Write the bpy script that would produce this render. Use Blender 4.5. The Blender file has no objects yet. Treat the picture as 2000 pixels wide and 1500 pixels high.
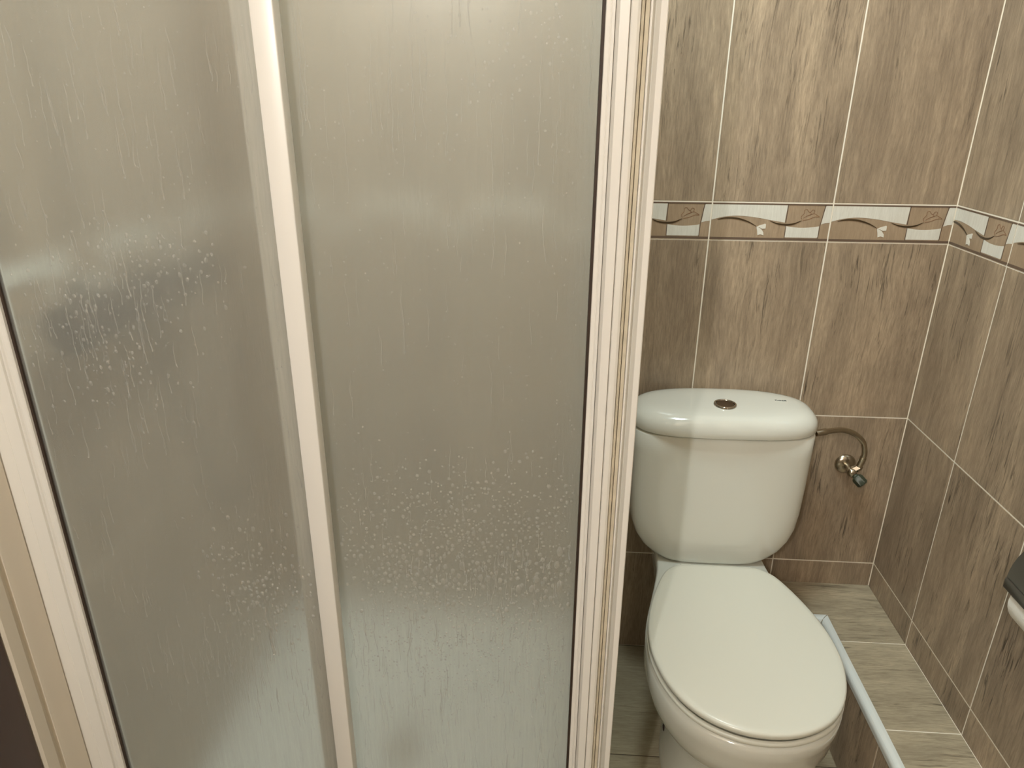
import bpy, bmesh, math, random
from mathutils import Vector, Matrix

random.seed(7)
scene = bpy.context.scene
COL = scene.collection

# ------------------------------------------------------------------ camera
YAW, PITCH, ROLL, FPX = -0.0653, 0.3821, 0.0069, 1391.5
fw = Vector((math.sin(YAW)*math.cos(PITCH), math.cos(YAW)*math.cos(PITCH), -math.sin(PITCH)))
rt = Vector((math.cos(YAW), -math.sin(YAW), 0))
up = rt.cross(fw)
rt2 = math.cos(ROLL)*rt + math.sin(ROLL)*up
up2 = -math.sin(ROLL)*rt + math.cos(ROLL)*up
cam = bpy.data.cameras.new('camera')
cam_o = bpy.data.objects.new('camera', cam)
COL.objects.link(cam_o)
m3 = Matrix((rt2, up2, -fw)).transposed()
cam_o.matrix_world = Matrix.Translation((-0.8201, -1.5672, 1.3935)) @ m3.to_4x4()
cam.sensor_fit = 'HORIZONTAL'
cam.sensor_width = 36.0
cam.lens = FPX*36.0/2000.0
cam.clip_start = 0.02
scene.camera = cam_o

# ------------------------------------------------------------------ world, lights, exposure
world = bpy.data.worlds.new('world')
scene.world = world
world.use_nodes = True
world.node_tree.nodes['Background'].inputs[0].default_value = (0.9, 0.95, 1.0, 1)
world.node_tree.nodes['Background'].inputs[1].default_value = 0.0
scene.view_settings.view_transform = 'Standard'
scene.view_settings.look = 'None'
scene.view_settings.gamma = 1.0
scene.view_settings.use_curve_mapping = False
scene.view_settings.exposure = 0.63
scene.cycles.use_denoising = True
scene.cycles.max_bounces = 16
scene.cycles.transmission_bounces = 12
scene.cycles.diffuse_bounces = 6
scene.cycles.sample_clamp_indirect = 6.0

def light(name, kind, loc, energy, color, size=0.1, target=None):
    l = bpy.data.lights.new(name, kind)
    l.energy = energy
    l.color = color
    if kind == 'AREA':
        l.shape = 'DISK'
        l.size = size
    else:
        l.shadow_soft_size = size
    o = bpy.data.objects.new(name, l)
    o.location = loc
    if target is not None:
        o.rotation_euler = (Vector(target)-Vector(loc)).to_track_quat('-Z', 'Y').to_euler()
    COL.objects.link(o)
    return o

PANEL = (-0.78, -0.60, 2.365)
BAR = (-1.19, -2.27, 1.92)
light('panel_lamp', 'AREA', PANEL, 12.8, (0.87, 1.0, 1.0), 0.40, (-0.78, -0.60, 0))
for dz in (-0.07, 0.0, 0.07):
    light('spot_lamp', 'POINT', (BAR[0], BAR[1], BAR[2]+dz), 9.6, (1.0, 0.995, 0.965), 0.016)

# ------------------------------------------------------------------ materials
def lin(c):
    c = c/255.0
    return c/12.92 if c <= 0.04045 else ((c+0.055)/1.055)**2.4
def rgb(r, g, b):
    return (lin(r), lin(g), lin(b), 1.0)

def new_mat(name):
    m = bpy.data.materials.new(name)
    m.use_nodes = True
    nt = m.node_tree
    b = nt.nodes['Principled BSDF']
    return m, nt, b

def simple(name, col, rough=0.4, metal=0.0, coat=0.0, spec=0.5, var=0.04, vscale=6.0, bump=0.0, bscale=60.0):
    m, nt, b = new_mat(name)
    tc = nt.nodes.new('ShaderNodeTexCoord')
    n = nt.nodes.new('ShaderNodeTexNoise')
    n.inputs['Scale'].default_value = vscale
    n.inputs['Detail'].default_value = 4
    nt.links.new(tc.outputs['Object'], n.inputs['Vector'])
    mx = nt.nodes.new('ShaderNodeMix')
    mx.data_type = 'RGBA'
    mx.inputs['A'].default_value = tuple(c*(1-var) for c in col[:3])+(1,)
    mx.inputs['B'].default_value = tuple(min(1, c*(1+var)) for c in col[:3])+(1,)
    nt.links.new(n.outputs['Fac'], mx.inputs['Factor'])
    nt.links.new(mx.outputs['Result'], b.inputs['Base Color'])
    b.inputs['Roughness'].default_value = rough
    b.inputs['Metallic'].default_value = metal
    b.inputs['Coat Weight'].default_value = coat
    b.inputs['Coat Roughness'].default_value = 0.06
    b.inputs['Specular IOR Level'].default_value = spec
    if bump > 0:
        n2 = nt.nodes.new('ShaderNodeTexNoise')
        n2.inputs['Scale'].default_value = bscale
        nt.links.new(tc.outputs['Object'], n2.inputs['Vector'])
        bp = nt.nodes.new('ShaderNodeBump')
        bp.inputs['Strength'].default_value = bump
        bp.inputs['Distance'].default_value = 0.001
        nt.links.new(n2.outputs['Fac'], bp.inputs['Height'])
        nt.links.new(bp.outputs['Normal'], b.inputs['Normal'])
    return m

def tile_mat(name, light_c, mid_c, dark_c, streak=0.75, rough=0.30, gx=1.0):
    """ceramic tile printed with wood-like grain running along the tile's own Y"""
    m, nt, b = new_mat(name)
    L = nt.links.new
    tc = nt.nodes.new('ShaderNodeTexCoord')
    oi = nt.nodes.new('ShaderNodeObjectInfo')
    mul = nt.nodes.new('ShaderNodeMath'); mul.operation = 'MULTIPLY'; mul.inputs[1].default_value = 41.7
    L(oi.outputs['Random'], mul.inputs[0])
    cmb = nt.nodes.new('ShaderNodeCombineXYZ')
    for i in range(3):
        L(mul.outputs[0], cmb.inputs[i])
    add = nt.nodes.new('ShaderNodeVectorMath'); add.operation = 'ADD'
    L(tc.outputs['Object'], add.inputs[0]); L(cmb.outputs[0], add.inputs[1])
    # slow bend of the grain
    wn = nt.nodes.new('ShaderNodeTexNoise'); wn.inputs['Scale'].default_value = 5.0; wn.inputs['Detail'].default_value = 3
    L(add.outputs[0], wn.inputs['Vector'])
    wsub = nt.nodes.new('ShaderNodeVectorMath'); wsub.operation = 'SUBTRACT'; wsub.inputs[1].default_value = (0.5, 0.5, 0.5)
    L(wn.outputs['Color'], wsub.inputs[0])
    wsc = nt.nodes.new('ShaderNodeVectorMath'); wsc.operation = 'MULTIPLY'; wsc.inputs[1].default_value = (0.022, 0.0, 0.0)
    L(wsub.outputs[0], wsc.inputs[0])
    wadd = nt.nodes.new('ShaderNodeVectorMath'); wadd.operation = 'ADD'
    L(add.outputs[0], wadd.inputs[0]); L(wsc.outputs[0], wadd.inputs[1])
    def noise(sx, sy, detail, rough_, dist=0.0):
        mp = nt.nodes.new('ShaderNodeMapping')
        mp.inputs['Scale'].default_value = (sx*gx, sy*gx, 3.0)
        L(wadd.outputs[0], mp.inputs['Vector'])
        n = nt.nodes.new('ShaderNodeTexNoise')
        n.inputs['Scale'].default_value = 1.0
        n.inputs['Detail'].default_value = detail
        n.inputs['Roughness'].default_value = rough_
        n.inputs['Distortion'].default_value = dist
        L(mp.outputs[0], n.inputs['Vector'])
        return n.outputs['Fac']
    def ramp(src, p0, p1, v0=0.0, v1=1.0):
        r = nt.nodes.new('ShaderNodeMapRange')
        r.inputs['From Min'].default_value = p0; r.inputs['From Max'].default_value = p1
        r.inputs['To Min'].default_value = v0; r.inputs['To Max'].default_value = v1
        L(src, r.inputs['Value'])
        return r.outputs['Result']
    def mix(f, a, bb):
        x = nt.nodes.new('ShaderNodeMix'); x.data_type = 'RGBA'
        L(f, x.inputs['Factor'])
        for k, v in (('A', a), ('B', bb)):
            if isinstance(v, tuple):
                x.inputs[k].default_value = v
            else:
                L(v, x.inputs[k])
        return x.outputs['Result']
    broad = ramp(noise(13, 1.9, 6, 0.68, 0.3), 0.38, 0.64)
    c = mix(broad, mid_c, light_c)
    fine = ramp(noise(330, 26, 5, 0.75), 0.36, 0.72, 0.0, 0.5)
    c = mix(fine, c, dark_c)
    st = noise(150, 9.0, 6, 0.66, 1.2)
    sm = ramp(st, 0.54, 0.66, 0.0, streak)
    gate = ramp(noise(11, 3.2, 2, 0.5), 0.42, 0.60)
    g = nt.nodes.new('ShaderNodeMath'); g.operation = 'MULTIPLY'
    L(sm, g.inputs[0]); L(gate, g.inputs[1])
    c = mix(g.outputs[0], c, dark_c)
    L(c, b.inputs['Base Color'])
    b.inputs['Roughness'].default_value = rough
    b.inputs['Specular IOR Level'].default_value = 0.45
    bp = nt.nodes.new('ShaderNodeBump'); bp.inputs['Strength'].default_value = 0.12; bp.inputs['Distance'].default_value = 0.0006
    L(st, bp.inputs['Height'])
    L(bp.outputs['Normal'], b.inputs['Normal'])
    return m

M = {}
M['tile'] = tile_mat('wall_tile', rgb(190, 169, 143), rgb(152, 134, 113), rgb(70, 60, 49), 0.9)
M['tile_floor'] = tile_mat('floor_tile', rgb(186, 176, 150), rgb(166, 156, 132), rgb(108, 98, 80), 0.6, 0.35, 0.9)
M['tile_ledge'] = tile_mat('ledge_tile', rgb(200, 187, 160), rgb(172, 160, 136), rgb(86, 77, 62), 0.85, 0.33)
M['grout'] = simple('grout', rgb(240, 232, 216), 0.85, bump=0.2, bscale=400, vscale=40, var=0.06)
M['grout_dark'] = simple('floor_grout', rgb(96, 84, 68), 0.9, vscale=40)
M['border'] = tile_mat('border_tile', rgb(178, 156, 130), rgb(164, 143, 118), rgb(130, 110, 90), 0.3, 0.28)
M['pale'] = tile_mat('pale_inlay', rgb(230, 228, 218), rgb(222, 219, 208), rgb(196, 190, 176), 0.2, 0.25)
M['liner'] = simple('liner', rgb(106, 88, 74), 0.3, vscale=20)
M['stem'] = simple('stem', rgb(66, 50, 30), 0.3)
M['flower'] = simple('flower', rgb(226, 222, 210), 0.28)
M['etch'] = simple('etch', rgb(140, 106, 80), 0.4)
M['ceramic'] = simple('ceramic', rgb(226, 226, 216), 0.12, coat=0.6, var=0.006, vscale=3)
M['seat'] = simple('seat_plastic', rgb(222, 221, 208), 0.30, coat=0.15, var=0.006, vscale=3)
M['white_alu'] = simple('white_aluminium', rgb(238, 235, 228), 0.34, var=0.015, vscale=8)
M['white_tray'] = simple('white_tray', rgb(232, 234, 228), 0.25, coat=0.3, var=0.01)
M['paint'] = simple('gloss_paint', rgb(222, 212, 196), 0.30, coat=0.2, var=0.03, vscale=9, bump=0.25, bscale=35)
M['gasket'] = simple('gasket', rgb(58, 44, 34), 0.6, vscale=60, var=0.3)
M['seal'] = simple('brush_seal', rgb(206, 196, 174), 0.8, vscale=60, var=0.25)
M['door'] = simple('brown_door', rgb(66, 36, 25), 0.35, var=0.25, vscale=4)
M['ceiling'] = simple('ceiling_paint', rgb(238, 236, 228), 0.9)
M['chrome'] = simple('chrome', rgb(200, 196, 188), 0.10, metal=1.0, var=0.02)
M['steel'] = simple('worn_chrome', rgb(186, 176, 158), 0.24, metal=1.0, var=0.12, vscale=80)
M['button'] = simple('dark_button', rgb(128, 116, 104), 0.18, metal=1.0)
M['knob'] = simple('green_knob', rgb(58, 66, 52), 0.35, vscale=50, var=0.2)
M['dark_metal'] = simple('dark_metal', rgb(112, 110, 104), 0.30, metal=0.85, var=0.08)
M['mixer'] = simple('mixer_metal', rgb(60, 52, 46), 0.35, metal=0.4)
M['paper'] = simple('tissue', rgb(238, 236, 228), 0.95, bump=0.6, bscale=250, var=0.02)
M['trim'] = simple('edge_trim', rgb(226, 231, 228), 0.22, coat=0.3, var=0.01)
M['print'] = simple('printed_mark', rgb(60, 66, 66), 0.5)
M['hole'] = simple('bolt_hole_shade', rgb(46, 28, 18), 0.8)  # shade inside the bolt hole, put into the colour
M['lampglass'], _nt, _b = new_mat('lamp_diffuser')
_b.inputs['Emission Color'].default_value = (1, 0.98, 0.95, 1)
_b.inputs['Emission Strength'].default_value = 1.5
_b.inputs['Base Color'].default_value = (0.9, 0.9, 0.9, 1)

def frosted():
    m = bpy.data.materials.new('frosted_glass')
    m.use_nodes = True
    nt = m.node_tree
    nt.nodes.clear()
    L = nt.links.new
    out = nt.nodes.new('ShaderNodeOutputMaterial')
    gl = nt.nodes.new('ShaderNodeBsdfGlass')
    gl.inputs['Color'].default_value = (0.99, 0.99, 0.97, 1)
    gl.inputs['IOR'].default_value = 1.45
    gl.inputs['Roughness'].default_value = 0.25
    gl.distribution = 'MULTI_GGX'
    df = nt.nodes.new('ShaderNodeBsdfDiffuse'); df.inputs['Color'].default_value = (0.80, 0.79, 0.74, 1)
    tr = nt.nodes.new('ShaderNodeBsdfTranslucent'); tr.inputs['Color'].default_value = (0.86, 0.88, 0.82, 1)
    m1 = nt.nodes.new('ShaderNodeMixShader'); m1.inputs[0].default_value = 0.5
    L(df.outputs[0], m1.inputs[1]); L(tr.outputs[0], m1.inputs[2])
    m2 = nt.nodes.new('ShaderNodeMixShader'); m2.inputs[0].default_value = 0.22
    L(gl.outputs[0], m2.inputs[1]); L(m1.outputs[0], m2.inputs[2])
    tc = nt.nodes.new('ShaderNodeTexCoord')
    mp = nt.nodes.new('ShaderNodeMapping'); mp.inputs['Scale'].default_value = (420, 420, 30)
    n = nt.nodes.new('ShaderNodeTexNoise'); n.inputs['Scale'].default_value = 1.0; n.inputs['Detail'].default_value = 4
    L(tc.outputs['Object'], mp.inputs[0]); L(mp.outputs[0], n.inputs['Vector'])
    bp = nt.nodes.new('ShaderNodeBump'); bp.inputs['Strength'].default_value = 0.25; bp.inputs['Distance'].default_value = 0.0004
    L(n.outputs['Fac'], bp.inputs['Height'])
    for nd in (gl, df):
        L(bp.outputs['Normal'], nd.inputs['Normal'])
    # lime film running down the pane in faint streaks
    mp2 = nt.nodes.new('ShaderNodeMapping'); mp2.inputs['Scale'].default_value = (330, 330, 14)
    n2 = nt.nodes.new('ShaderNodeTexNoise'); n2.inputs['Scale'].default_value = 1.0; n2.inputs['Detail'].default_value = 5; n2.inputs['Roughness'].default_value = 0.65
    L(tc.outputs['Object'], mp2.inputs[0]); L(mp2.outputs[0], n2.inputs['Vector'])
    mr = nt.nodes.new('ShaderNodeMapRange')
    mr.inputs['From Min'].default_value = 0.32; mr.inputs['From Max'].default_value = 0.72
    mr.inputs['To Min'].default_value = 0.20; mr.inputs['To Max'].default_value = 0.285
    L(n2.outputs['Fac'], mr.inputs['Value']); L(mr.outputs['Result'], m2.inputs[0])
    L(m2.outputs[0], out.inputs['Surface'])
    return m
M['glass'] = frosted()

def water():
    """milky lime-laden water: thin, mostly see-through, with a soft body and a clear gloss"""
    m = bpy.data.materials.new('water')
    m.use_nodes = True
    nt = m.node_tree
    nt.nodes.clear()
    L = nt.links.new
    out = nt.nodes.new('ShaderNodeOutputMaterial')
    tp = nt.nodes.new('ShaderNodeBsdfTransparent')
    df = nt.nodes.new('ShaderNodeBsdfDiffuse'); df.inputs['Color'].default_value = (0.80, 0.79, 0.74, 1)
    gs = nt.nodes.new('ShaderNodeBsdfGlossy'); gs.inputs['Roughness'].default_value = 0.12
    rf = nt.nodes.new('ShaderNodeBsdfRefraction'); rf.inputs['IOR'].default_value = 1.33; rf.inputs['Roughness'].default_value = 0.10
    a0 = nt.nodes.new('ShaderNodeMixShader'); a0.inputs[0].default_value = 0.50
    L(tp.outputs[0], a0.inputs[1]); L(rf.outputs[0], a0.inputs[2])
    a = nt.nodes.new('ShaderNodeMixShader'); a.inputs[0].default_value = 0.21
    L(a0.outputs[0], a.inputs[1]); L(df.outputs[0], a.inputs[2])
    fr = nt.nodes.new('ShaderNodeFresnel'); fr.inputs['IOR'].default_value = 1.40
    c = nt.nodes.new('ShaderNodeMixShader')
    L(fr.outputs[0], c.inputs[0]); L(a.outputs[0], c.inputs[1]); L(gs.outputs[0], c.inputs[2])
    L(c.outputs[0], out.inputs['Surface'])
    return m
M['water'] = water()

# ------------------------------------------------------------------ helpers
def link(name, me, mat, parent=None):
    o = bpy.data.objects.new(name, me)
    COL.objects.link(o)
    if mat is not None and not me.materials:
        me.materials.append(mat)
    if parent is not None:
        o.parent = parent
        # meshes are written in room coordinates; cancel the parents' own offset
        p, off = parent, Vector((0, 0, 0))
        while p is not None:
            off += p.location
            p = p.parent
        o.location = -off
    return o

def mk(name, verts, faces, mat, parent=None, smooth=False, auto=None, recalc=True):
    me = bpy.data.meshes.new(name)
    me.from_pydata([tuple(v) for v in verts], [], faces)
    me.update()
    bm = bmesh.new(); bm.from_mesh(me)
    if recalc:
        bmesh.ops.recalc_face_normals(bm, faces=bm.faces)
    bm.to_mesh(me); bm.free()
    if smooth:
        me.polygons.foreach_set('use_smooth', [True]*len(me.polygons))
        if auto is not None:
            me.set_sharp_from_angle(angle=math.radians(auto))
    return link(name, me, mat, parent)

def empty(name, loc, label, cat, group=None):
    o = bpy.data.objects.new(name, None)
    COL.objects.link(o)
    o.location = loc
    o.empty_display_size = 0.05
    o['label'] = label
    o['category'] = cat
    if group:
        o['group'] = group
    return o

def structure(o):
    o['kind'] = 'structure'
    return o

def box_vf(x0, x1, y0, y1, z0, z1):
    v = [(x, y, z) for z in (z0, z1) for y in (y0, y1) for x in (x0, x1)]
    f = [(0, 2, 3, 1), (4, 5, 7, 6), (0, 1, 5, 4), (2, 6, 7, 3), (0, 4, 6, 2), (1, 3, 7, 5)]
    return v, f

def box(name, x0, x1, y0, y1, z0, z1, mat, parent=None, bevel=0.0, seg=2):
    v, f = box_vf(min(x0, x1), max(x0, x1), min(y0, y1), max(y0, y1), min(z0, z1), max(z0, z1))
    o = mk(name, v, f, mat, parent)
    if bevel > 0:
        bm = bmesh.new(); bm.from_mesh(o.data)
        bmesh.ops.bevel(bm, geom=list(bm.edges), offset=bevel, segments=seg, affect='EDGES', profile=0.5)
        bm.to_mesh(o.data); bm.free()
        o.data.polygons.foreach_set('use_smooth', [True]*len(o.data.polygons))
        o.data.set_sharp_from_angle(angle=math.radians(50))
    return o

def prism_vf(poly, z0, z1, base=0):
    n = len(poly)
    v = [(x, y, z0) for x, y in poly]+[(x, y, z1) for x, y in poly]
    f = [tuple(range(base+n-1, base-1, -1)), tuple(range(base+n, base+2*n))]
    f += [(base+i, base+(i+1) % n, base+n+(i+1) % n, base+n+i) for i in range(n)]
    return v, f

def prism(name, poly, z0, z1, mat, parent=None, smooth=False, auto=40):
    v, f = prism_vf(poly, z0, z1)
    return mk(name, v, f, mat, parent, smooth, auto)

def loft_vf(rings, cap0=True, cap1=True):
    n = len(rings[0])
    v = [p for r in rings for p in r]
    f = []
    for k in range(len(rings)-1):
        for i in range(n):
            j = (i+1) % n
            f.append((k*n+i, k*n+j, (k+1)*n+j, (k+1)*n+i))
    if cap0:
        f.append(tuple(range(n-1, -1, -1)))
    if cap1:
        b = (len(rings)-1)*n
        f.append(tuple(range(b, b+n)))
    return v, f

def loft(name, rings, mat, parent=None, cap0=True, cap1=True, auto=60):
    v, f = loft_vf(rings, cap0, cap1)
    return mk(name, v, f, mat, parent, True, auto)

def lathe_rings(origin, axis, prof, n=32):
    """prof: list of (radius, height along axis)"""
    a = Vector(axis).normalized()
    t = Vector((0, 0, 1)) if abs(a.z) < 0.9 else Vector((1, 0, 0))
    u = a.cross(t).normalized(); w = a.cross(u)
    o = Vector(origin)
    return [[tuple(o + a*h + (u*math.cos(2*math.pi*i/n) + w*math.sin(2*math.pi*i/n))*r) for i in range(n)] for r, h in prof]

def lathe(name, origin, axis, prof, mat, parent=None, n=32, auto=40):
    return loft(name, lathe_rings(origin, axis, prof, n), mat, parent, True, True, auto)

def catmull(pts, k=8):
    P = [Vector(p) for p in pts]
    out = []
    for i in range(len(P)-1):
        p0 = P[max(i-1, 0)]; p1 = P[i]; p2 = P[i+1]; p3 = P[min(i+2, len(P)-1)]
        for s in range(k):
            t = s/k
            out.append(0.5*((2*p1)+(p2-p0)*t+(2*p0-5*p1+4*p2-p3)*t*t+(3*p1-p0-3*p2+p3)*t**3))
    out.append(P[-1])
    return out

def tube_rings(path, rad, n=16):
    rings = []
    prev = None
    for i, p in enumerate(path):
        d = (path[min(i+1, len(path)-1)]-path[max(i-1, 0)]).normalized()
        if prev is None:
            t = Vector((0, 0, 1)) if abs(d.z) < 0.9 else Vector((1, 0, 0))
            u = d.cross(t).normalized()
        else:
            u = (prev-d*prev.dot(d)).normalized()
        prev = u
        w = d.cross(u)
        r = rad(i/(len(path)-1)) if callable(rad) else rad
        rings.append([tuple(p+(u*math.cos(2*math.pi*k/n)+w*math.sin(2*math.pi*k/n))*r) for k in range(n)])
    return rings

# ------------------------------------------------------------------ tiles
GAP = 0.0026
THK = 0.006
_tile_cache = {}
def tile_mesh(w, h, mat, key):
    k = (round(w, 4), round(h, 4), key)
    if k in _tile_cache:
        return _tile_cache[k]
    c = 0.0007
    lo = [(0, 0), (w, 0), (w, h), (0, h)]
    hi = [(c, c), (w-c, c), (w-c, h-c), (c, h-c)]
    v = [(x, y, -THK) for x, y in lo]+[(x, y, -c) for x, y in lo]+[(x, y, 0) for x, y in hi]
    f = [(8, 9, 10, 11)]
    for a in (0, 4):
        for i in range(4):
            j = (i+1) % 4
            f.append((a+i, a+j, a+4+j, a+4+i))
    me = bpy.data.meshes.new(key)
    me.from_pydata(v, [], f)
    me.materials.append(mat)
    _tile_cache[k] = me
    return me

FR = {  # local frames: columns are the world directions of tile x, y and normal
    'back': Matrix(((1, 0, 0), (0, 0, -1), (0, 1, 0))),
    'right': Matrix(((0, 0, -1), (-1, 0, 0), (0, 1, 0))),
    'left': Matrix(((0, 0, 1), (1, 0, 0), (0, 1, 0))),
    'up': Matrix(((0, 1, 0), (-1, 0, 0), (0, 0, 1))),
}
def place(o, frame, loc, parent):
    o.parent = parent
    off = Vector((0, 0, 0)); p = parent
    while p is not None:
        off += p.location; p = p.parent
    o.matrix_basis = Matrix.Translation(Vector(loc)-off) @ FR[frame].to_4x4()

def add_tile(parent, frame, loc, w, h, mat='tile', name='tile'):
    w -= GAP; h -= GAP
    if w < 0.006 or h < 0.006:
        return None
    o = bpy.data.objects.new(name, tile_mesh(w, h, M[mat], name+'_'+mat))
    COL.objects.link(o)
    d = FR[frame] @ Vector((GAP/2, GAP/2, 0))
    place(o, frame, Vector(loc)+d, parent)
    return o

# decorative border tile, u across 0..0.25, v up 0..0.08
BW, BH = 0.25, 0.08
def sm(pts, k=6):
    return [(p.x, p.y) for p in catmull([(a, b, 0) for a, b in pts], k)]
def ribbon(pts, wmax):
    c = sm(pts, 6); n = len(c); top = []; bot = []
    for i, (x, y) in enumerate(c):
        s = math.sin(math.pi*min(1, max(0, i/(n-1))))**0.7
        hw = 0.5*wmax*max(0.05, s)
        top.append((x, y+hw)); bot.append((x, y-hw))
    return top+bot[::-1]
WAVE1 = sm([(0.0, 0.52), (0.10, 0.60), (0.22, 0.635), (0.36, 0.60), (0.50, 0.53), (0.615, 0.475)])
WAVE2 = sm([(0.625, 0.385), (0.70, 0.352), (0.78, 0.345), (0.86, 0.365), (0.905, 0.39)])
PAT = {
    'pale': [[(0.0, 0.93)]+WAVE1+[(0.622, 0.93)],
             [(0.945, 0.93), (0.935, 0.90), (0.918, 0.44), (0.95, 0.475), (1.0, 0.49), (1.0, 0.93)],
             [(0.632, 0.085)]+WAVE2+[(0.905, 0.10), (0.895, 0.085)]],
    'liner': [[(0, 0), (1, 0), (1, 0.065), (0, 0.065)], [(0, 0.925), (1, 0.925), (1, 1), (0, 1)],
              [(0.626, 0.065), (0.632, 0.065), (0.632, 0.385), (0.626, 0.385)],
              [(0.620, 0.475), (0.627, 0.475), (0.630, 0.945), (0.623, 0.945)],
              [(0.905, 0.065), (0.911, 0.065), (0.914, 0.42), (0.938, 0.945), (0.930, 0.945), (0.908, 0.42)]],
    'stem': [ribbon([(0.05, 0.535), (0.13, 0.575), (0.22, 0.56), (0.31, 0.48), (0.385, 0.365)], 0.045),
             ribbon([(0.49, 0.515), (0.56, 0.44), (0.64, 0.42), (0.70, 0.455), (0.755, 0.54)], 0.045)],
    'flower': [[(0.385, 0.35), (0.41, 0.39), (0.455, 0.435), (0.462, 0.42), (0.462, 0.31), (0.435, 0.30), (0.41, 0.34)],
               [(0.385, 0.345), (0.395, 0.24), (0.402, 0.13), (0.425, 0.155), (0.452, 0.13), (0.448, 0.21), (0.425, 0.30), (0.405, 0.335)]],
    'etch': [],
}
def outline(pts, w):
    res = []
    P = sm(pts, 4)
    for i in range(len(P)-1):
        (x0, y0), (x1, y1) = P[i], P[i+1]
        dx, dy = (x1-x0)*BW, (y1-y0)*BH
        l = math.hypot(dx, dy) or 1e-6
        nx, ny = -dy/l*w/2/BW, dx/l*w/2/BH
        res.append([(x0+nx, y0+ny), (x0-nx, y0-ny), (x1-nx, y1-ny), (x1+nx, y1+ny)])
    return res
PAT['etch'] += outline([(0.755, 0.56), (0.745, 0.63), (0.765, 0.72), (0.765, 0.80), (0.785, 0.825), (0.80, 0.77), (0.815, 0.745),
                        (0.83, 0.815), (0.85, 0.79), (0.845, 0.73), (0.862, 0.70), (0.895, 0.635), (0.86, 0.635), (0.80, 0.56), (0.762, 0.545)], 0.0011)
PAT['etch'] += outline([(0.765, 0.60), (0.80, 0.67), (0.845, 0.72)], 0.0010)
PAT['etch'] += outline([(0.815, 0.745), (0.825, 0.70), (0.80, 0.66)], 0.0009)

def clip_u(poly, lo, hi):
    for sgn, lim in ((1, lo), (-1, hi)):
        out = []
        for i in range(len(poly)):
            a, b = poly[i], poly[(i+1) % len(poly)]
            da, db = sgn*(a[0]-lim), sgn*(b[0]-lim)
            if da >= 0:
                out.append(a)
            if (da >= 0) != (db >= 0):
                t = da/(da-db)
                out.append((lim, a[1]+t*(b[1]-a[1])))
        poly = out
        if len(poly) < 3:
            return []
    return poly
_pat_cache = {}
PZ = {'pale': 0.0004, 'liner': 0.0006, 'stem': 0.0010, 'flower': 0.0009, 'etch': 0.0005}
def pat_mesh(kind, u0, u1):
    k = (kind, round(u0, 4), round(u1, 4))
    if k in _pat_cache:
        return _pat_cache[k]
    V, F = [], []
    g = GAP/2
    for poly in PAT[kind]:
        q = clip_u(poly, u0, u1)
        if not q:
            continue
        q = [((u-u0)*BW, v*BH) for u, v in q]
        q = [(min(max(x, 0.0003), (u1-u0)*BW-GAP-0.0003), min(max(y, 0.0003), BH-GAP-0.0003)) for x, y in q]
        vv, ff = prism_vf(q, -0.0003, PZ[kind], len(V))
        V += vv; F += ff
    if not V:
        _pat_cache[k] = None
        return None
    me = bpy.data.meshes.new(kind)
    me.from_pydata(V, [], F)
    bm = bmesh.new(); bm.from_mesh(me)
    bmesh.ops.triangulate(bm, faces=[f for f in bm.faces if len(f.verts) > 4])
    bmesh.ops.recalc_face_normals(bm, faces=bm.faces)
    bm.to_mesh(me); bm.free()
    me.materials.append(M[kind])
    _pat_cache[k] = me
    return me
PNAME = {'pale': 'pale_inlay', 'liner': 'dark_liner', 'stem': 'stem', 'flower': 'white_flower', 'etch': 'etched_flower'}
def add_border(parent, frame, loc, u0, u1):
    t = add_tile(parent, frame, loc, (u1-u0)*BW, BH, 'border', 'border_tile')
    if t is None:
        return
    for kind in PNAME:
        me = pat_mesh(kind, u0, u1)
        if me is None:
            continue
        o = bpy.data.objects.new(PNAME[kind], me)
        COL.objects.link(o)
        o.parent = t

ROWS = [(0.0, 0.303), (0.303, 0.707), (0.707, 1.112), (1.112, 1.192), (1.192, 1.597), (1.597, 2.0), (2.0, 2.4)]

# ------------------------------------------------------------------ room shell
XL, YF, ZC = -1.525, -2.35, 2.4
REC = 0.0006   # grout sits this far behind the tile faces
wall_back = structure(box('wall_back', XL-0.12, 0.12, REC, 0.12, 0, ZC, M['grout']))
wall_right = structure(box('wall_right', REC, 0.12, YF, REC, 0, ZC, M['grout']))
wall_left = structure(box('wall_left', XL-0.12, XL-REC, -0.8175, REC, 0, ZC, M['grout']))
wall_front = structure(box('wall_front', XL-0.12, 0.12, YF-0.12, YF, 0, ZC, M['tile']))
floor = structure(box('floor', XL-0.12, 0.12, YF-0.12, 0.12, -0.12, -REC, M['grout_dark']))
ceiling = structure(box('ceiling', XL-0.12, 0.12, YF-0.12, 0.12, ZC, ZC+0.1, M['ceiling']))

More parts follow.
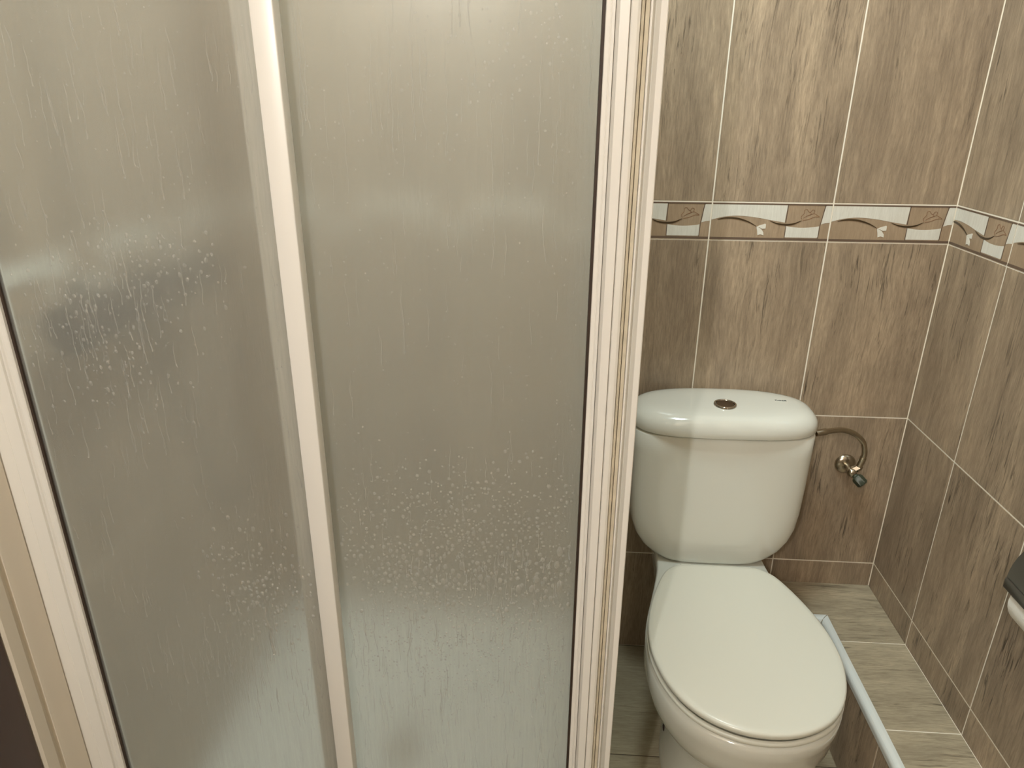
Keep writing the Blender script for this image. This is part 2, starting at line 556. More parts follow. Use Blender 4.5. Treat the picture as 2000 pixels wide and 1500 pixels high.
for zi, (z0, z1) in enumerate(ROWS):
    # back wall
    xs = [0, -0.25, -0.5, -0.75, -1.0, -1.25, -1.5, XL]
    for a, b in zip(xs[:-1], xs[1:]):
        if zi == 3:
            add_border(wall_back, 'back', (b, 0, z0), 1-(a-b)/BW, 1.0)
        else:
            add_tile(wall_back, 'back', (b, 0, z0), a-b, z1-z0)
    # right wall (its tiles run from the corner towards the camera)
    ys = [0, -0.214, -0.464, -0.714, -0.964, -1.214, -1.464, -1.714]
    for a, b in zip(ys[:-1], ys[1:]):
        if zi == 3:
            u0 = 1-(a-b)/BW
            add_border(wall_right, 'right', (0, a, z0), u0, 1.0)
        else:
            add_tile(wall_right, 'right', (0, a, z0), a-b, z1-z0)
    # left wall inside the shower
    ys = [0, -0.25, -0.5, -0.75, -0.8170]
    for a, b in zip(ys[:-1], ys[1:]):
        if zi == 3:
            add_border(wall_left, 'left', (XL, b, z0), 1-(a-b)/BW, 1.0)
        else:
            add_tile(wall_left, 'left', (XL, b, z0), a-b, z1-z0)

xs = [0.0, -0.30, -0.75, -1.20, XL]
ys = [0.0, -0.355, -0.805, -1.255, -1.705, -2.155]
for a, b in zip(xs[:-1], xs[1:]):
    for c, d in zip(ys[:-1], ys[1:]):
        add_tile(floor, 'up', (b, c, 0), c-d, a-b, 'tile_floor')

# door casing on the left wall, brown door beyond
trim_poly = [(XL-0.03, -0.8900), (-1.514, -0.8900), (-1.5105, -0.8872), (-1.510, -0.880), (-1.5105, -0.8690), (-1.5145, -0.8668),
             (-1.5165, -0.8640), (-1.5155, -0.8600), (-1.512, -0.8578), (-1.5102, -0.853), (-1.510, -0.823), (-1.5105, -0.8190),
             (-1.513, -0.8178), (XL-0.03, -0.8178)]
trim_1 = structure(prism('trim_1', trim_poly, 0, 2.08, M['paint'], None, True, 25))
trim_1['label'] = 'white painted door casing with chipped bead beside the shower frame'
box('door_lining', -1.645, -1.557, -0.911, -0.8905, 0, 2.06, M['paint'], trim_1, 0.002)
door_1 = structure(box('door_1', -1.555, -1.5135, -1.72, -0.8907, 0.006, 2.04, M['door'], None, 0.003))
door_1['label'] = 'dark brown door leaf at the lower left'
for z0, z1 in ((0.15, 0.95), (1.1, 1.9)):
    box('raised_panel', -1.5145, -1.5085, -1.60, -1.05, z0, z1, M['door'], door_1, 0.006)
lathe('handle', (-1.514, -1.66, 1.0), (1, 0, 0), [(0.022, 0), (0.022, 0.006), (0.009, 0.008), (0.009, 0.04), (0.02, 0.045), (0.022, 0.06), (0.012, 0.068)], M['steel'], door_1)
wl2 = structure(box('wall_left', XL-0.12, XL, YF, -1.735, 0, ZC, M['tile']))
wl3 = structure(box('wall_left', XL-0.12, XL, -1.735, -0.8178, 2.081, ZC, M['tile']))

# ------------------------------------------------------------------ tiled pipe ledge
LZ, LX, LY = 0.237, -0.163, -0.144
ledge = empty('tiled_ledge', (-0.08, -0.6, 0), 'low tiled ledge along the right wall and corner behind the toilet', 'ledge')
box('ledge_core', LX+0.0013, -0.0005, YF+0.002, -0.0005, 0.0005, LZ-0.0013, M['grout'], ledge)
box('ledge_core', -0.285, LX+0.0013, LY+0.0013, -0.0005, 0.0005, LZ-0.0013, M['grout'], ledge)
ys = [-0.002, -0.2154, -0.4645, -0.714, -0.964, -1.214, -1.464]
for a, b in zip(ys[:-1], ys[1:]):
    if a < -0.01:
        add_tile(ledge, 'up', (LX+0.0152, a, LZ), a-b, -LX-0.0162, 'tile_ledge')
# the corner tile is cut to an L (drawn in its own frame: x towards the camera, y towards the right wall)
lv, lf = prism_vf([(0.0, 0.0), (0.1275, 0.0), (0.1275, 0.1375), (0.2120, 0.1375), (0.2120, 0.2826), (0.0, 0.2826)], -THK, 0.0)
lt = mk('tile', lv, lf, M['tile_ledge'])
place(lt, 'up', (-0.284, -0.002, LZ), ledge)
ys = [-0.146, -0.233, -0.483, -0.733, -0.983, -1.233]
for a, b in zip(ys[:-1], ys[1:]):
    add_tile(ledge, 'right', (LX, a, 0.002), a-b, LZ-0.012, 'tile')
add_tile(ledge, 'back', (-0.284, LY, 0.002), 0.284+LX, LZ-0.012, 'tile')
# quarter-round edge trim (profile in a section, run along Y, then along X with a mitre)
def trim_profile():
    pts = [(0.0165, 0.0008), (0.0158, 0.0024)]
    for k in range(9):
        a = math.radians(92+k*98/8)
        pts.append((0.0105+0.0125*math.cos(a), -0.0095+0.0125*math.sin(a)))
    pts += [(-0.0012, -0.020), (0.001, -0.021), (0.001, -0.001)]
    return pts
prof = trim_profile()
r0 = [(LX+u, -0.1465+u, LZ+w) for u, w in prof]
r1 = [(LX+u, YF+0.01, LZ+w) for u, w in prof]
loft('edge_trim', [r0, r1], M['trim'], ledge, True, True, 30)
r0 = [(LX-0.0012+u, -0.145+u, LZ+w) for u, w in prof]
r1 = [(-0.284, -0.145+u, LZ+w) for u, w in prof]
loft('edge_trim', [r0, r1], M['trim'], ledge, True, True, 30)

# ------------------------------------------------------------------ shower
tray = empty('shower_tray', (-1.12, -0.4, 0), 'white shower tray behind the frosted panes', 'shower tray')
def rrect(x0, x1, y0, y1, r, z, n=6):
    pts = []
    for cx, cy, a0 in ((x1-r, y1-r, 0), (x0+r, y1-r, 90), (x0+r, y0+r, 180), (x1-r, y0+r, 270)):
        for k in range(n+1):
            a = math.radians(a0+90*k/n)
            pts.append((cx+r*math.cos(a), cy+r*math.sin(a), z))
    return pts
tx0, tx1, ty0, ty1 = XL+0.001, -0.728, -0.822, -0.001
loft('basin', [rrect(tx0, tx1, ty0, ty1, 0.01, 0.0005), rrect(tx0, tx1, ty0, ty1, 0.01, 0.095), rrect(tx0+.004, tx1-.004, ty0+.004, ty1-.004, 0.01, 0.10),
               rrect(tx0+.055, tx1-.055, ty0+.055, ty1-.055, 0.05, 0.10), rrect(tx0+.065, tx1-.065, ty0+.065, ty1-.065, 0.05, 0.09),
               rrect(tx0+.085, tx1-.085, ty0+.085, ty1-.085, 0.06, 0.05), rrect(tx0+.30, tx1-.30, ty0+.30, ty1-.30, 0.06, 0.042)],
     M['white_tray'], tray, True, True, 40)
lathe('drain', (-1.13, -0.41, 0.043), (0, 0, 1), [(0.045, 0), (0.045, 0.004), (0.035, 0.006), (0.008, 0.007)], M['chrome'], tray)

enc = empty('shower_enclosure', (-1.12, -0.80, 0.10), 'corner shower enclosure with white frame and wet frosted panes', 'shower enclosure')
Z0, Z1 = 0.10, 1.86
# front fixed pane (left) and sliding pane (right, set behind it), side pane towards the back wall
pane_left = box('glass_pane', -1.4670, -1.122, -0.802, -0.798, Z0+0.03, Z1-0.03, M['glass'], enc)
pane_right = box('glass_pane', -1.140, -0.7845, -0.777, -0.773, Z0+0.03, Z1-0.03, M['glass'], enc)
pane_side = box('glass_pane', -0.752, -0.748, -0.765, -0.03, Z0+0.03, Z1-0.03, M['glass'], enc)
# stiles
box('centre_stile', -1.1275, -1.1035, -0.811, -0.792, Z0+0.02, Z1-0.02, M['white_alu'], enc, 0.0012)
box('rubber_gasket', -1.1287, -1.1275, -0.806, -0.794, Z0+0.02, Z1-0.02, M['gasket'], enc)
box('sliding_stile', -1.158, -1.132, -0.784, -0.766, Z0+0.02, Z1-0.02, M['white_alu'], enc, 0.001)
box('rubber_gasket', -1.4675, -1.4625, -0.8050, -0.796, Z0+0.02, Z1-0.02, M['gasket'], enc)
prism('wall_stile', [(-1.4775, -0.79), (-1.4775, -0.8115), (-1.4765, -0.8128), (-1.4745, -0.8128), (-1.4732, -0.8108), (-1.4715, -0.8098), (-1.4665, -0.8098), (-1.4655, -0.8088), (-1.4655, -0.79)],
      Z0+0.0, Z1, M['white_alu'], enc, True, 20)
prism('wall_channel', [(-1.5235, -0.785), (-1.5235, -0.8160), (-1.5100, -0.8162), (-1.5020, -0.8168), (-1.4945, -0.8166), (-1.4940, -0.8158), (-1.4935, -0.8158), (-1.4930, -0.8165), (-1.4840, -0.8155), (-1.4790, -0.8138), (-1.4780, -0.811), (-1.4780, -0.785)],
      Z0+0.0, Z1, M['white_alu'], enc, True, 20)
# sliding door's closing stile and the corner post next to it
box('rubber_gasket', -0.7858, -0.7826, -0.792, -0.778, Z0+0.02, Z1-0.02, M['gasket'], enc)
prism('closing_stile', [(-0.7828, -0.770), (-0.7828, -0.7975), (-0.7822, -0.7982), (-0.7782, -0.7982), (-0.7778, -0.7972), (-0.7772, -0.7972), (-0.7768, -0.7988), (-0.7740, -0.7988), (-0.7735, -0.797), (-0.7735, -0.770)],
      Z0+0.02, Z1-0.02, M['white_alu'], enc)
prism('corner_post', [(-0.7730, -0.755), (-0.7730, -0.800), (-0.7712, -0.8075), (-0.7702, -0.8095), (-0.7612, -0.8105), (-0.7607, -0.8095), (-0.7605, -0.806), (-0.7600, -0.806), (-0.7598, -0.8098),
                      (-0.7590, -0.8108), (-0.7535, -0.8100), (-0.7508, -0.8080), (-0.7500, -0.804), (-0.7500, -0.755)],
      Z0, Z1, M['white_alu'], enc, True, 20)
prism('brush_seal', [(-0.7495, -0.765), (-0.7495, -0.8035), (-0.7480, -0.8050), (-0.7468, -0.8045), (-0.7466, -0.800), (-0.7460, -0.800), (-0.7458, -0.8055), (-0.7420, -0.8055), (-0.7418, -0.765)],
      Z0+0.01, Z1-0.01, M['seal'], enc)
prism('side_post', [(-0.7415, -0.760), (-0.7415, -0.8068), (-0.7408, -0.8078), (-0.7396, -0.8078), (-0.7388, -0.8060), (-0.7386, -0.797), (-0.7362, -0.796), (-0.7350, -0.798), (-0.7330, -0.8095), (-0.7322, -0.8110),
                    (-0.7262, -0.8110), (-0.7252, -0.8098), (-0.7252, -0.760)],
      Z0, Z1, M['white_alu'], enc, True, 20)
# rails
box('bottom_rail', -1.4775, -0.7735, -0.8095, -0.765, Z0+0.0006, Z0+0.032, M['white_alu'], enc, 0.003)
box('top_rail', -1.4775, -0.7735, -0.8095, -0.765, Z1-0.04, Z1, M['white_alu'], enc, 0.003)
box('bottom_rail', -0.765, -0.735, -0.755, -0.002, Z0+0.0006, Z0+0.032, M['white_alu'], enc, 0.003)
box('top_rail', -0.765, -0.735, -0.755, -0.002, Z1-0.04, Z1, M['white_alu'], enc, 0.003)
box('wall_stile', -0.765, -0.735, -0.03, -0.002, Z0+0.034, Z1-0.042, M['white_alu'], enc, 0.003)

# water on the panes: domed drops and thin runs, far too many to count
def drops(pane, yface, items, name):
    V, F = [], []
    N = 10
    for x, z, r, sq in items:
        b = len(V)
        hgt = r*0.42
        wob = [1+random.uniform(-0.10, 0.10) for _ in range(N)]
        for fr, hh in ((1.0, 0.0), (0.86, 0.50), (0.52, 0.86)):
            for k in range(N):
                a = 2*math.pi*k/N
                V.append((x+r*fr*wob[k]*math.cos(a), yface-hgt*hh-0.0001, z+sq*r*fr*wob[k]*math.sin(a)))
        V.append((x, yface-hgt-0.0001, z-0.1*r))
        for q in (0, 1):
            for k in range(N):
                j = (k+1) % N
                F.append((b+q*N+k, b+q*N+j, b+(q+1)*N+j, b+(q+1)*N+k))
        for k in range(N):
            F.append((b+2*N+k, b+2*N+(k+1) % N, b+3*N))
    o = mk(name, V, F, M['water'], pane, True, None, False)
    o['kind'] = 'stuff'
    return o

def runs(pane, yface, items, name):
    V, F = [], []
    for x, z, ln, w in items:
        n = max(6, int(ln/0.004))
        b = len(V)
        cx = x; ph = random.uniform(0, 6.28); drift = 0.0
        for i in range(n+1):
            t = i/n
            drift += random.gauss(0, 0.00045)
            cx = x+drift+0.0007*math.sin(ph+t*ln*160)
            zz = z-ln*t
            ww = w*(0.45+0.55*t) if t < 0.93 else w*1.15
            if i == 0:
                ww *= 0.3
            hh = ww*0.55
            for s, q in ((-1, 0.0), (-0.6, 0.75), (0, 1.0), (0.6, 0.75), (1, 0.0)):
                V.append((cx+s*ww/2, yface-0.0001-hh*q, zz))
        for i in range(n):
            for s in range(4):
                a = b+i*5+s
                F.append((a, a+5, a+6, a+1))
        F.append((b, b+4, b+3, b+2, b+1))
        F.append(tuple(b+n*5+k for k in range(5)))
    o = mk(name, V, F, M['water'], pane, True, None, False)
    o['kind'] = 'stuff'
    return o

def gauss_in(cx, cz, sx, sz, x0, x1):
    while True:
        x = random.gauss(cx, sx); z = random.gauss(cz, sz)
        if x0 < x < x1:
            return x, z

def scatter(cands):
    """keep drops that do not run into one another"""
    cell, kept = {}, []
    for x, z, r, sq in sorted(cands, key=lambda c: -c[2]):
        kx, kz = int(x/0.01), int(z/0.01)
        if all((x-a)**2+(z-c)**2 > (r+d)**2*1.25 for i in (-1, 0, 1) for j in (-1, 0, 1) for a, c, d in cell.get((kx+i, kz+j), ())):
            cell.setdefault((kx, kz), []).append((x, z, r))
            kept.append((x, z, r, sq))
    return kept

RX0, RX1 = -1.10, -0.792
cand = []
for _ in range(1000):
    x, z = gauss_in(-0.92, 0.86, 0.12, 0.060, RX0, RX1)
    cand.append((x, z, random.choice((0.0008, 0.0011, 0.0014, 0.0018, 0.0024)), random.uniform(0.85, 1.3)))
for _ in range(330):
    x, z = gauss_in(-0.93, 0.795, 0.12, 0.030, RX0, RX1)
    cand.append((x, z, random.uniform(0.0015, 0.0034), random.uniform(0.85, 1.6)))
for _ in range(16):
    x, z = gauss_in(-0.90, 0.79, 0.10, 0.022, RX0, RX1)
    cand.append((x, z, random.uniform(0.0034, 0.0046), random.uniform(1.2, 1.9)))
for _ in range(800):
    x, z = gauss_in(-0.94, 0.68, 0.13, 0.060, RX0, RX1)
    cand.append((x, z, random.uniform(0.0007, 0.0017), random.uniform(0.9, 1.4)))
for _ in range(1000):
    cand.append((random.uniform(RX0, RX1), random.uniform(0.40, 1.55), random.uniform(0.0006, 0.0011), random.uniform(0.9, 1.5)))
for _ in range(110):
    x, z = gauss_in(-0.88, 1.45, 0.06, 0.035, RX0, RX1)
    cand.append((x, z, random.uniform(0.0008, 0.0018), random.uniform(0.9, 1.3)))
drops(pane_right, -0.777, scatter(cand), 'water_drops')
rr = []
for _ in range(22):
    x, z = gauss_in(-0.94, 1.46, 0.08, 0.04, RX0, RX1)
    rr.append((x, z, random.uniform(0.04, 0.17), random.uniform(0.0010, 0.0016)))
for _ in range(80):
    rr.append((random.uniform(RX0, RX1), random.uniform(0.75, 1.45), random.uniform(0.02, 0.06), random.uniform(0.0007, 0.0011)))
for _ in range(60):
    x, z = gauss_in(-0.88, 0.80, 0.07, 0.03, RX0, RX1)
    rr.append((x, z, random.uniform(0.008, 0.03), random.uniform(0.0016, 0.0030)))
for _ in range(190):
    rr.append((random.uniform(RX0, RX1), random.uniform(0.44, 0.74), random.uniform(0.015, 0.065), random.uniform(0.0008, 0.0014)))
runs(pane_right, -0.777, rr, 'water_runs')

LX0, LX1 = -1.455, -1.135
cand = []
for _ in range(260):
    x, z = gauss_in(-1.355, 1.14, 0.05, 0.060, LX0, LX1)
    cand.append((x, z, random.uniform(0.0008, 0.0025), random.uniform(0.9, 1.6)))
for _ in range(110):
    x, z = gauss_in(-1.27, 1.22, 0.04, 0.025, LX0, LX1)
    cand.append((x, z, random.uniform(0.0009, 0.0024), random.uniform(0.9, 1.5)))
for _ in range(260):
    x, z = gauss_in(-1.20, 0.78, 0.045, 0.045, LX0, LX1)
    cand.append((x, z, random.uniform(0.0009, 0.0030), random.uniform(0.9, 1.6)))
for _ in range(1000):
    cand.append((random.uniform(LX0, LX1), random.uniform(0.40, 1.60), random.uniform(0.0006, 0.0011), random.uniform(0.9, 1.5)))
drops(pane_left, -0.802, scatter(cand), 'water_drops')
rr = []
for _ in range(70):
    x, z = gauss_in(-1.36, 1.17, 0.06, 0.09, LX0, LX1)
    rr.append((x, z, random.uniform(0.012, 0.075), random.uniform(0.0010, 0.0019)))
for _ in range(60):
    x, z = gauss_in(-1.30, 1.43, 0.09, 0.06, LX0, LX1)
    rr.append((x, z, random.uniform(0.012, 0.06), random.uniform(0.0009, 0.0016)))
for _ in range(110):
    rr.append((random.uniform(LX0, LX1), random.uniform(0.75, 1.5), random.uniform(0.012, 0.05), random.uniform(0.0007, 0.0012)))
for _ in range(120):
    x, z = gauss_in(-1.25, 0.66, 0.08, 0.06, LX0, LX1)
    rr.append((x, z, random.uniform(0.015, 0.05), random.uniform(0.0009, 0.0017)))
rr.append((-1.208, 0.745, 0.080, 0.0045))
runs(pane_left, -0.802, rr, 'water_runs')

# shower mixer on the left wall, a dark blur through the left pane
mixer = empty('shower_mixer', (XL, -0.52, 1.10), 'dark shower mixer bar blurred behind the left frosted pane', 'shower mixer')
mx, mz = XL+0.065, 1.105
lathe('mixer_body', (mx, -0.70, mz), (0, 1, 0), [(0.024, 0.06), (0.030, 0.062), (0.030, 0.29), (0.024, 0.292)], M['mixer'], mixer)
lathe('control_knob', (mx, -0.70, mz), (0, 1, 0), [(0.026, -0.02), (0.034, -0.015), (0.034, 0.05), (0.022, 0.058)], M['mixer'], mixer)
lathe('control_knob', (mx, -0.70, mz), (0, 1, 0), [(0.022, 0.294), (0.034, 0.30), (0.034, 0.37), (0.026, 0.376)], M['mixer'], mixer)
for yy in (-0.595, -0.445):
    lathe('wall_union', (XL+0.0015, yy, mz), (1, 0, 0), [(0.034, 0), (0.034, 0.008), (0.018, 0.012), (0.018, 0.045)], M['mixer'], mixer)
hp = catmull([(mx, -0.52, mz-0.028), (mx+0.005, -0.50, mz-0.20), (mx+0.01, -0.40, mz-0.45), (mx, -0.25, mz-0.40), (mx-0.01, -0.20, mz-0.05), (mx-0.01, -0.19, mz+0.5)], 10)
loft('shower_hose', tube_rings(hp, 0.008, 10), M['mixer'], mixer)

# ------------------------------------------------------------------ toilet
TX = -0.450
toilet = empty('toilet', (TX, -0.35, 0), 'white close-coupled toilet with closed lid and push-button cistern', 'toilet')
LIDP = [(0.0, -0.2245), (0.045, -0.2247), (0.075, -0.2265), (0.092, -0.231), (0.106, -0.241), (0.120, -0.258), (0.135, -0.290), (0.150, -0.330),
        (0.163, -0.374), (0.172, -0.420), (0.1755, -0.460), (0.1735, -0.505), (0.163, -0.553), (0.147, -0.592), (0.126, -0.624), (0.099, -0.649), (0.066, -0.667), (0.033, -0.677), (0.0, -0.680)]
def mirror_outline(half, k=4):
    h = [(p.x, p.y) for p in catmull([(a, b, 0) for a, b in half], k)]
    return h+[(-x, y) for x, y in h[-2:0:-1]]
LID = mirror_outline(LIDP)
def scaled(o, inset, z, cy=-0.45, bulge=0.0):
    sx = 1-inset/0.1755
    sy = 1-inset/0.228
    return [(TX+x*sx, cy+(y-cy)*sy, z) for x, y in o]
ZS = 0.405
seat_rings = [scaled(LID, 0.006, ZS), scaled(LID, 0.0015, ZS+0.002), scaled(LID, -0.001, ZS+0.006), scaled(LID, -0.0005, ZS+0.011), scaled(LID, 0.0015, ZS+0.0125), scaled(LID, 0.004, ZS+0.0130), scaled(LID, 0.0065, ZS+0.0120), scaled(LID, 0.0085, ZS+0.004), scaled(LID, 0.08, ZS+0.004)]
loft('seat_ring', seat_rings, M['seat'], toilet)
ZL = ZS+0.0195
lid_rings = [scaled(LID, 0.014, ZL), scaled(LID, 0.002, ZL), scaled(LID, 0.0, ZL+0.002), scaled(LID, 0.0, ZL+0.008), scaled(LID, 0.0012, ZL+0.0105), scaled(LID, 0.004, ZL+0.0122),
             scaled(LID, 0.012, ZL+0.0130), scaled(LID, 0.035, ZL+0.0140), scaled(LID, 0.08, ZL+0.0150), scaled(LID, 0.14, ZL+0.0154)]
loft('seat_lid', lid_rings, M['seat'], toilet)
for s in (-1, 1):
    lathe('hinge', (TX+s*0.065-0.012, -0.2155, ZS+0.014), (1, 0, 0), [(0.006, 0), (0.0075, 0.001), (0.0075, 0.023), (0.006, 0.024)], M['seat'], toilet, 16)

BOWL = mirror_outline([(0.0, -0.022), (0.06, -0.022), (0.100, -0.026), (0.118, -0.05), (0.122, -0.12), (0.126, -0.19), (0.137, -0.245), (0.152, -0.305), (0.166, -0.36), (0.175, -0.41),
                       (0.178, -0.46), (0.175, -0.51), (0.165, -0.556), (0.149, -0.595), (0.127, -0.627), (0.099, -0.652), (0.066, -0.670), (0.033, -0.680), (0.0, -0.683)], 5)
def bowl_ring(z, sx, yf, yb=-0.022, pinch=0.0):
    out = []
    for x, y in BOWL:
        t = (y+0.683)/(0.683-0.022)
        yy = yf+(yb-yf)*t
        out.append((TX+x*sx+pinch, yy, z))
    return out
bowl_rings = [bowl_ring(0.0005, 0.60, -0.520, -0.06), bowl_ring(0.03, 0.595, -0.518, -0.06), bowl_ring(0.06, 0.565, -0.512, -0.06), bowl_ring(0.12, 0.55, -0.508, -0.06), bowl_ring(0.165, 0.57, -0.512, -0.055),
              bowl_ring(0.19, 0.63, -0.545, -0.05, 0.008), bowl_ring(0.215, 0.72, -0.580, -0.045, 0.014), bowl_ring(0.245, 0.815, -0.614, -0.04, 0.015), bowl_ring(0.28, 0.905, -0.643, -0.035, 0.010), bowl_ring(0.315, 0.96, -0.662, -0.03, 0.004),
              bowl_ring(0.345, 0.985, -0.670, -0.025), bowl_ring(0.368, 0.991, -0.677, -0.022), bowl_ring(0.378, 0.993, -0.680, -0.022), bowl_ring(0.392, 0.993, -0.680, -0.022), bowl_ring(0.400, 0.985, -0.678, -0.025), bowl_ring(0.4035, 0.96, -0.668, -0.03)]
loft('bowl', bowl_rings, M['ceramic'], toilet, True, True, 70)
lathe('bolt_hole_plug', (TX-0.0975, -0.335, 0.068), (-1, 0, 0), [(0.010, -0.02), (0.010, 0.001), (0.006, 0.004)], M['hole'], toilet, 16)  # dark plug standing for the shaded bolt hole in the pedestal

def superell(a, b, n, cy, z, N=96, cx=TX):
    out = []
    for i in range(N):
        t = 2*math.pi*i/N
        c, s = math.cos(t), math.sin(t)
        out.append((cx+a*math.copysign(abs(c)**(2/n), c), cy+b*math.copysign(abs(s)**(2/n), s), z))
    return out
TY = -0.0965
tk = [(0.4045, 0.106, 0.074, 4.0), (0.4052, 0.114, 0.080, 4.0), (0.410, 0.126, 0.0845, 4.1), (0.422, 0.143, 0.0875, 4.3), (0.440, 0.161, 0.0895, 4.5), (0.465, 0.176, 0.0905, 4.6), (0.495, 0.1855, 0.091, 4.6),
      (0.535, 0.190, 0.091, 4.6), (0.60, 0.1925, 0.0905, 4.6), (0.68, 0.194, 0.0895, 4.6), (0.7240, 0.1945, 0.089, 4.6), (0.7262, 0.1925, 0.087, 4.6)]
loft('cistern', [superell(a, b, n, TY, z) for z, a, b, n in tk], M['ceramic'], toilet, True, True, 60)
LYC = -0.1005
lk = [(0.7263, 0.1850, 0.080, 3.6), (0.7300, 0.1860, 0.081, 3.5), (0.7302, 0.1935, 0.093, 3.2), (0.7310, 0.1970, 0.0965, 3.1), (0.734, 0.1995, 0.0990, 3.0), (0.746, 0.1995, 0.0990, 3.0), (0.755, 0.1975, 0.0975, 2.95), (0.7625, 0.1930, 0.0945, 2.85), (0.7690, 0.1860, 0.0905, 2.7),
      (0.7735, 0.176, 0.0850, 2.55), (0.7762, 0.160, 0.0770, 2.45), (0.7780, 0.135, 0.0645, 2.4), (0.7792, 0.095, 0.0455, 2.3), (0.7797, 0.045, 0.022, 2.2), (0.7798, 0.005, 0.003, 2.0)]
tank_lid = loft('cistern_lid', [superell(a, b, n, LYC, z) for z, a, b, n in lk], M['ceramic'], toilet, True, True, 70)
btn = (TX-0.002, -0.125, 0.7775)
lathe('button_ring', btn, (0, 0, 1), [(0.0245, 0), (0.0245, 0.004), (0.0235, 0.0058), (0.0205, 0.0062), (0.0195, 0.0045), (0.0193, 0.002)], M['chrome'], tank_lid, 40)
lathe('flush_button', btn, (0, 0, 1), [(0.0188, 0.001), (0.0188, 0.0042), (0.018, 0.0050), (0.012, 0.0046), (0.002, 0.0042)], M['button'], tank_lid, 40)
# small printed maker's name on the lid
cu = bpy.data.curves.new('maker_mark', 'FONT')
cu.body = 'Roca'
cu.size = 0.0085
cu.extrude = 0.0002
cu.align_x = 'CENTER'
tmp = bpy.data.objects.new('tmp', cu)
COL.objects.link(tmp)
bpy.context.view_layer.update()
me = bpy.data.meshes.new_from_object(tmp.evaluated_get(bpy.context.evaluated_depsgraph_get()))
bpy.data.objects.remove(tmp)
me.transform(Matrix.Translation((-0.324, -0.090, 0.7786)) @ Matrix.Scale(1.5, 4, (1, 0, 0)))
me.materials.clear(); me.materials.append(M['print'])
link('maker_mark', me, M['print'], tank_lid)

# ------------------------------------------------------------------ water supply
valve = empty('angle_valve', (-0.121, 0.0, 0.584), 'chrome angle valve with green knob on the tiles right of the cistern', 'valve')
vx, vz = -0.1205, 0.584
lathe('escutcheon', (vx, -0.0003, vz), (0, -1, 0), [(0.0245, 0), (0.0245, 0.003), (0.022, 0.007), (0.014, 0.0105), (0.010, 0.011)], M['steel'], valve)
lathe('valve_body', (vx, -0.009, vz), (0, -1, 0), [(0.0085, 0), (0.0085, 0.026), (0.0105, 0.028), (0.0115, 0.036), (0.009, 0.043), (0.004, 0.046)], M['steel'], valve, 24)
lathe('outlet_nut', (vx, -0.042, vz+0.002), (0.75, -0.1, 0.66), [(0.007, 0.004), (0.0085, 0.005), (0.0085, 0.020), (0.007, 0.022), (0.006, 0.026)], M['steel'], valve, 6, 20)
kr = []
for r, h in ((0.006, 0.002), (0.007, 0.012), (0.0105, 0.014), (0.0118, 0.018), (0.0118, 0.034), (0.010, 0.037), (0.003, 0.038)):
    ring = lathe_rings((vx, -0.044, vz), (0.62, -0.55, -0.56), [(r, h)], 24)[0]
    c = sum((Vector(p) for p in ring), Vector())/24
    if 0.014 < h < 0.037:
        ring = [tuple(c+(Vector(p)-c)*(1.0+0.10*math.cos(6*2*math.pi*i/24))) for i, p in enumerate(ring)]
    kr.append(ring)
loft('knob', kr, M['knob'], valve, True, True, 30)
hose = empty('supply_hose', (-0.17, -0.06, 0.69), 'braided metal supply hose curving from valve to cistern', 'hose')
hp = catmull([(-0.241, -0.100, 0.7075), (-0.222, -0.094, 0.7085), (-0.195, -0.078, 0.7055), (-0.165, -0.062, 0.7000), (-0.135, -0.053, 0.6870), (-0.112, -0.049, 0.6660), (-0.1030, -0.048, 0.640), (-0.1035, -0.0465, 0.620), (-0.108, -0.0455, 0.6015)], 8)
loft('braided_tube', tube_rings(hp, 0.0064, 16), M['steel'], hose)
for (a, b) in ((0, 10), (len(hp)-11, len(hp)-1)):
    loft('ferrule', tube_rings(hp[a:b+1], 0.0078, 16), M['steel'], hose)
lathe('inlet_nut', (-0.260, -0.104, 0.7065), (1, 0.1, 0.0), [(0.009, 0), (0.010, 0.001), (0.010, 0.014), (0.008, 0.016)], M['steel'], hose, 6, 20)

# ------------------------------------------------------------------ toilet paper holder and roll
hx, hz = -0.0565, 0.678
holder = empty('paper_holder', (0, -0.64, 0.68), 'dark metal toilet paper holder with curved cover on the right wall', 'paper holder')
arc = [(-0.0075, hz+0.085), (-0.03, hz+0.085)]
R0 = 0.060
for k in range(13):
    a = math.radians(75+k*112/12)
    arc.append((hx+R0*math.cos(a)*0.92+0.007, hz+0.023+(R0+0.015)*math.sin(a)))
outer = arc
inner = [(x+0.0022 if i > 2 else x, z-0.0022) for i, (x, z) in enumerate(arc)]
poly = outer+inner[::-1]
YA, YB = -0.593, -0.733
v = [(x, YA, z) for x, z in poly]+[(x, YB, z) for x, z in poly]
n = len(poly)
f = [(i, (i+1) % n, n+(i+1) % n, n+i) for i in range(n)]
for i in range(len(outer)-1):
    a, b, c, d = i, i+1, n-2-i, n-1-i
    f += [(a, b, c, d), (n+d, n+c, n+b, n+a)]
mk('cover', v, f, M['dark_metal'], holder, True, 40)
box('front_lip', outer[-1][0]-0.003, outer[-1][0]+0.006, YB, YA, outer[-1][1]-0.008, outer[-1][1]+0.010, M['dark_metal'], holder, 0.002)
box('back_plate', -0.0075, -0.0005, YB+0.02, YA-0.02, hz-0.02, hz+0.092, M['dark_metal'], holder, 0.0015)
rod = catmull([(-0.004, -0.721, hz+0.01), (-0.03, -0.724, hz+0.006), (-0.052, -0.724, hz+0.002), (hx, -0.718, hz), (hx, -0.708, hz), (hx, -0.618, hz), (hx, -0.600, hz)], 6)
loft('rod', tube_rings(rod, 0.0035, 10), M['dark_metal'], holder)

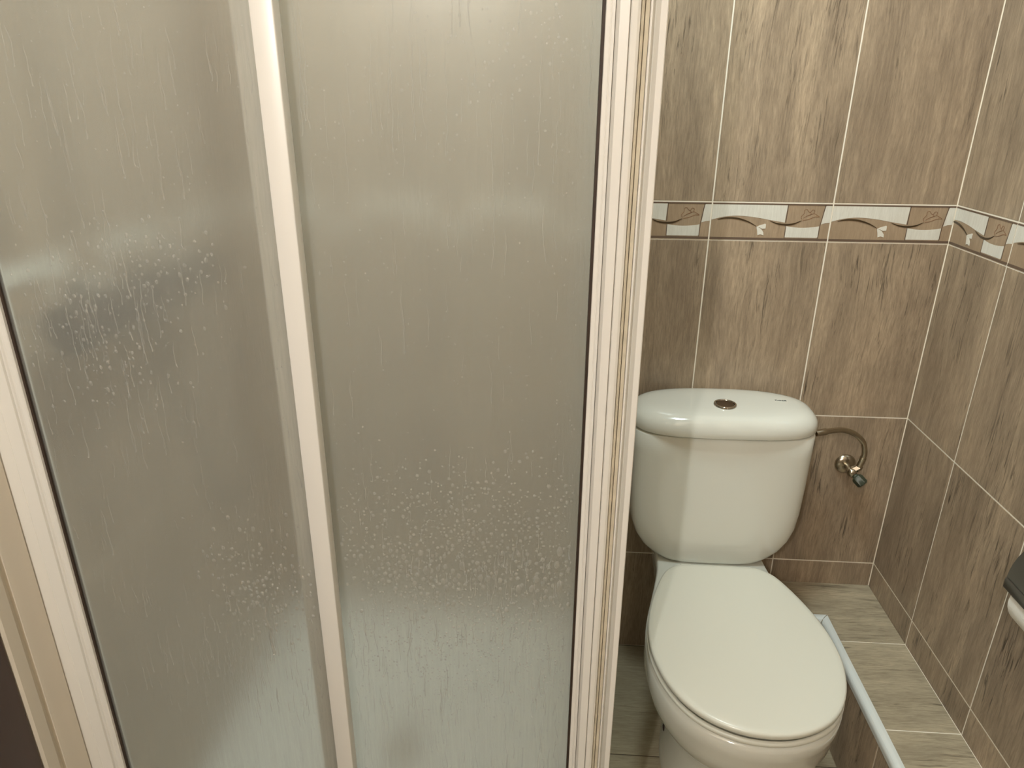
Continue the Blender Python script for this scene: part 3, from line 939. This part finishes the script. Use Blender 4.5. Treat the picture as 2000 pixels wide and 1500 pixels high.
roll = empty('toilet_roll', (hx, -0.64, hz), 'white toilet paper roll under the dark cover on the right wall', 'toilet roll')
NR = 48
rings = []
for y, r in ((-0.605, 0.020), (-0.605, 0.0415), (-0.607, 0.0437), (-0.618, 0.0440), (-0.663, 0.0442), (-0.703, 0.0440), (-0.711, 0.0437), (-0.713, 0.0415), (-0.713, 0.020)):
    ring = []
    for i in range(NR):
        a = 2*math.pi*i/NR
        q = r+(random.uniform(-0.0006, 0.0006) if r > 0.042 else 0)
        ring.append((hx+0.001+q*math.cos(a), y, hz-0.010+q*math.sin(a)))
    rings.append(ring)
vv, ff = loft_vf(rings+[rings[0]], False, False)
mk('paper', vv, ff, M['paper'], roll, True, 50)
tail = []
for r_ in (0.0452, 0.0459):
    for i in range(13):
        a = math.radians(150+i*9)
        tail.append((hx+0.001+r_*math.cos(a), hz-0.010+r_*math.sin(a)))
tp = [(x, z) for x, z in tail[:13]]+[(x, z) for x, z in tail[13:][::-1]]
v = [(x, -0.607, z) for x, z in tp]+[(x, -0.712, z) for x, z in tp]
n = len(tp)
f = [(i, (i+1) % n, n+(i+1) % n, n+i) for i in range(n)]
for i in range(12):
    f += [(i, i+1, n-2-i, n-1-i), (n+n-1-i, n+n-2-i, n+i+1, n+i)]
mk('loose_sheet', v, f, M['paper'], roll, True, 40)
loft('cardboard_core', lathe_rings((hx+0.001, -0.606, hz-0.010), (0, -1, 0), [(0.0198, 0), (0.0198, 0.106)], 24), M['seal'], roll, False, False)

# ------------------------------------------------------------------ lamps (above the frame)
cl = empty('ceiling_lamp', (PANEL[0], PANEL[1], ZC), 'round white ceiling lamp above the shower front', 'ceiling lamp')
lathe('lamp_base', (PANEL[0], PANEL[1], ZC-0.0005), (0, 0, -1), [(0.22, 0), (0.22, 0.025), (0.21, 0.03)], M['white_alu'], cl)
sb = empty('mirror_lamp', (BAR[0], YF, BAR[2]), 'upright chrome wall lamp with three small bulbs opposite the shower', 'wall lamp')
box('lamp_bar', BAR[0]-0.02, BAR[0]+0.02, YF+0.0005, YF+0.02, BAR[2]-0.12, BAR[2]+0.12, M['chrome'], sb, 0.003)
for dz in (-0.07, 0.0, 0.07):
    lathe('bulb_holder', (BAR[0], YF+0.02, BAR[2]+dz), (0, 1, 0), [(0.012, 0), (0.018, 0.004), (0.018, 0.036), (0.014, 0.038)], M['chrome'], sb, 20)
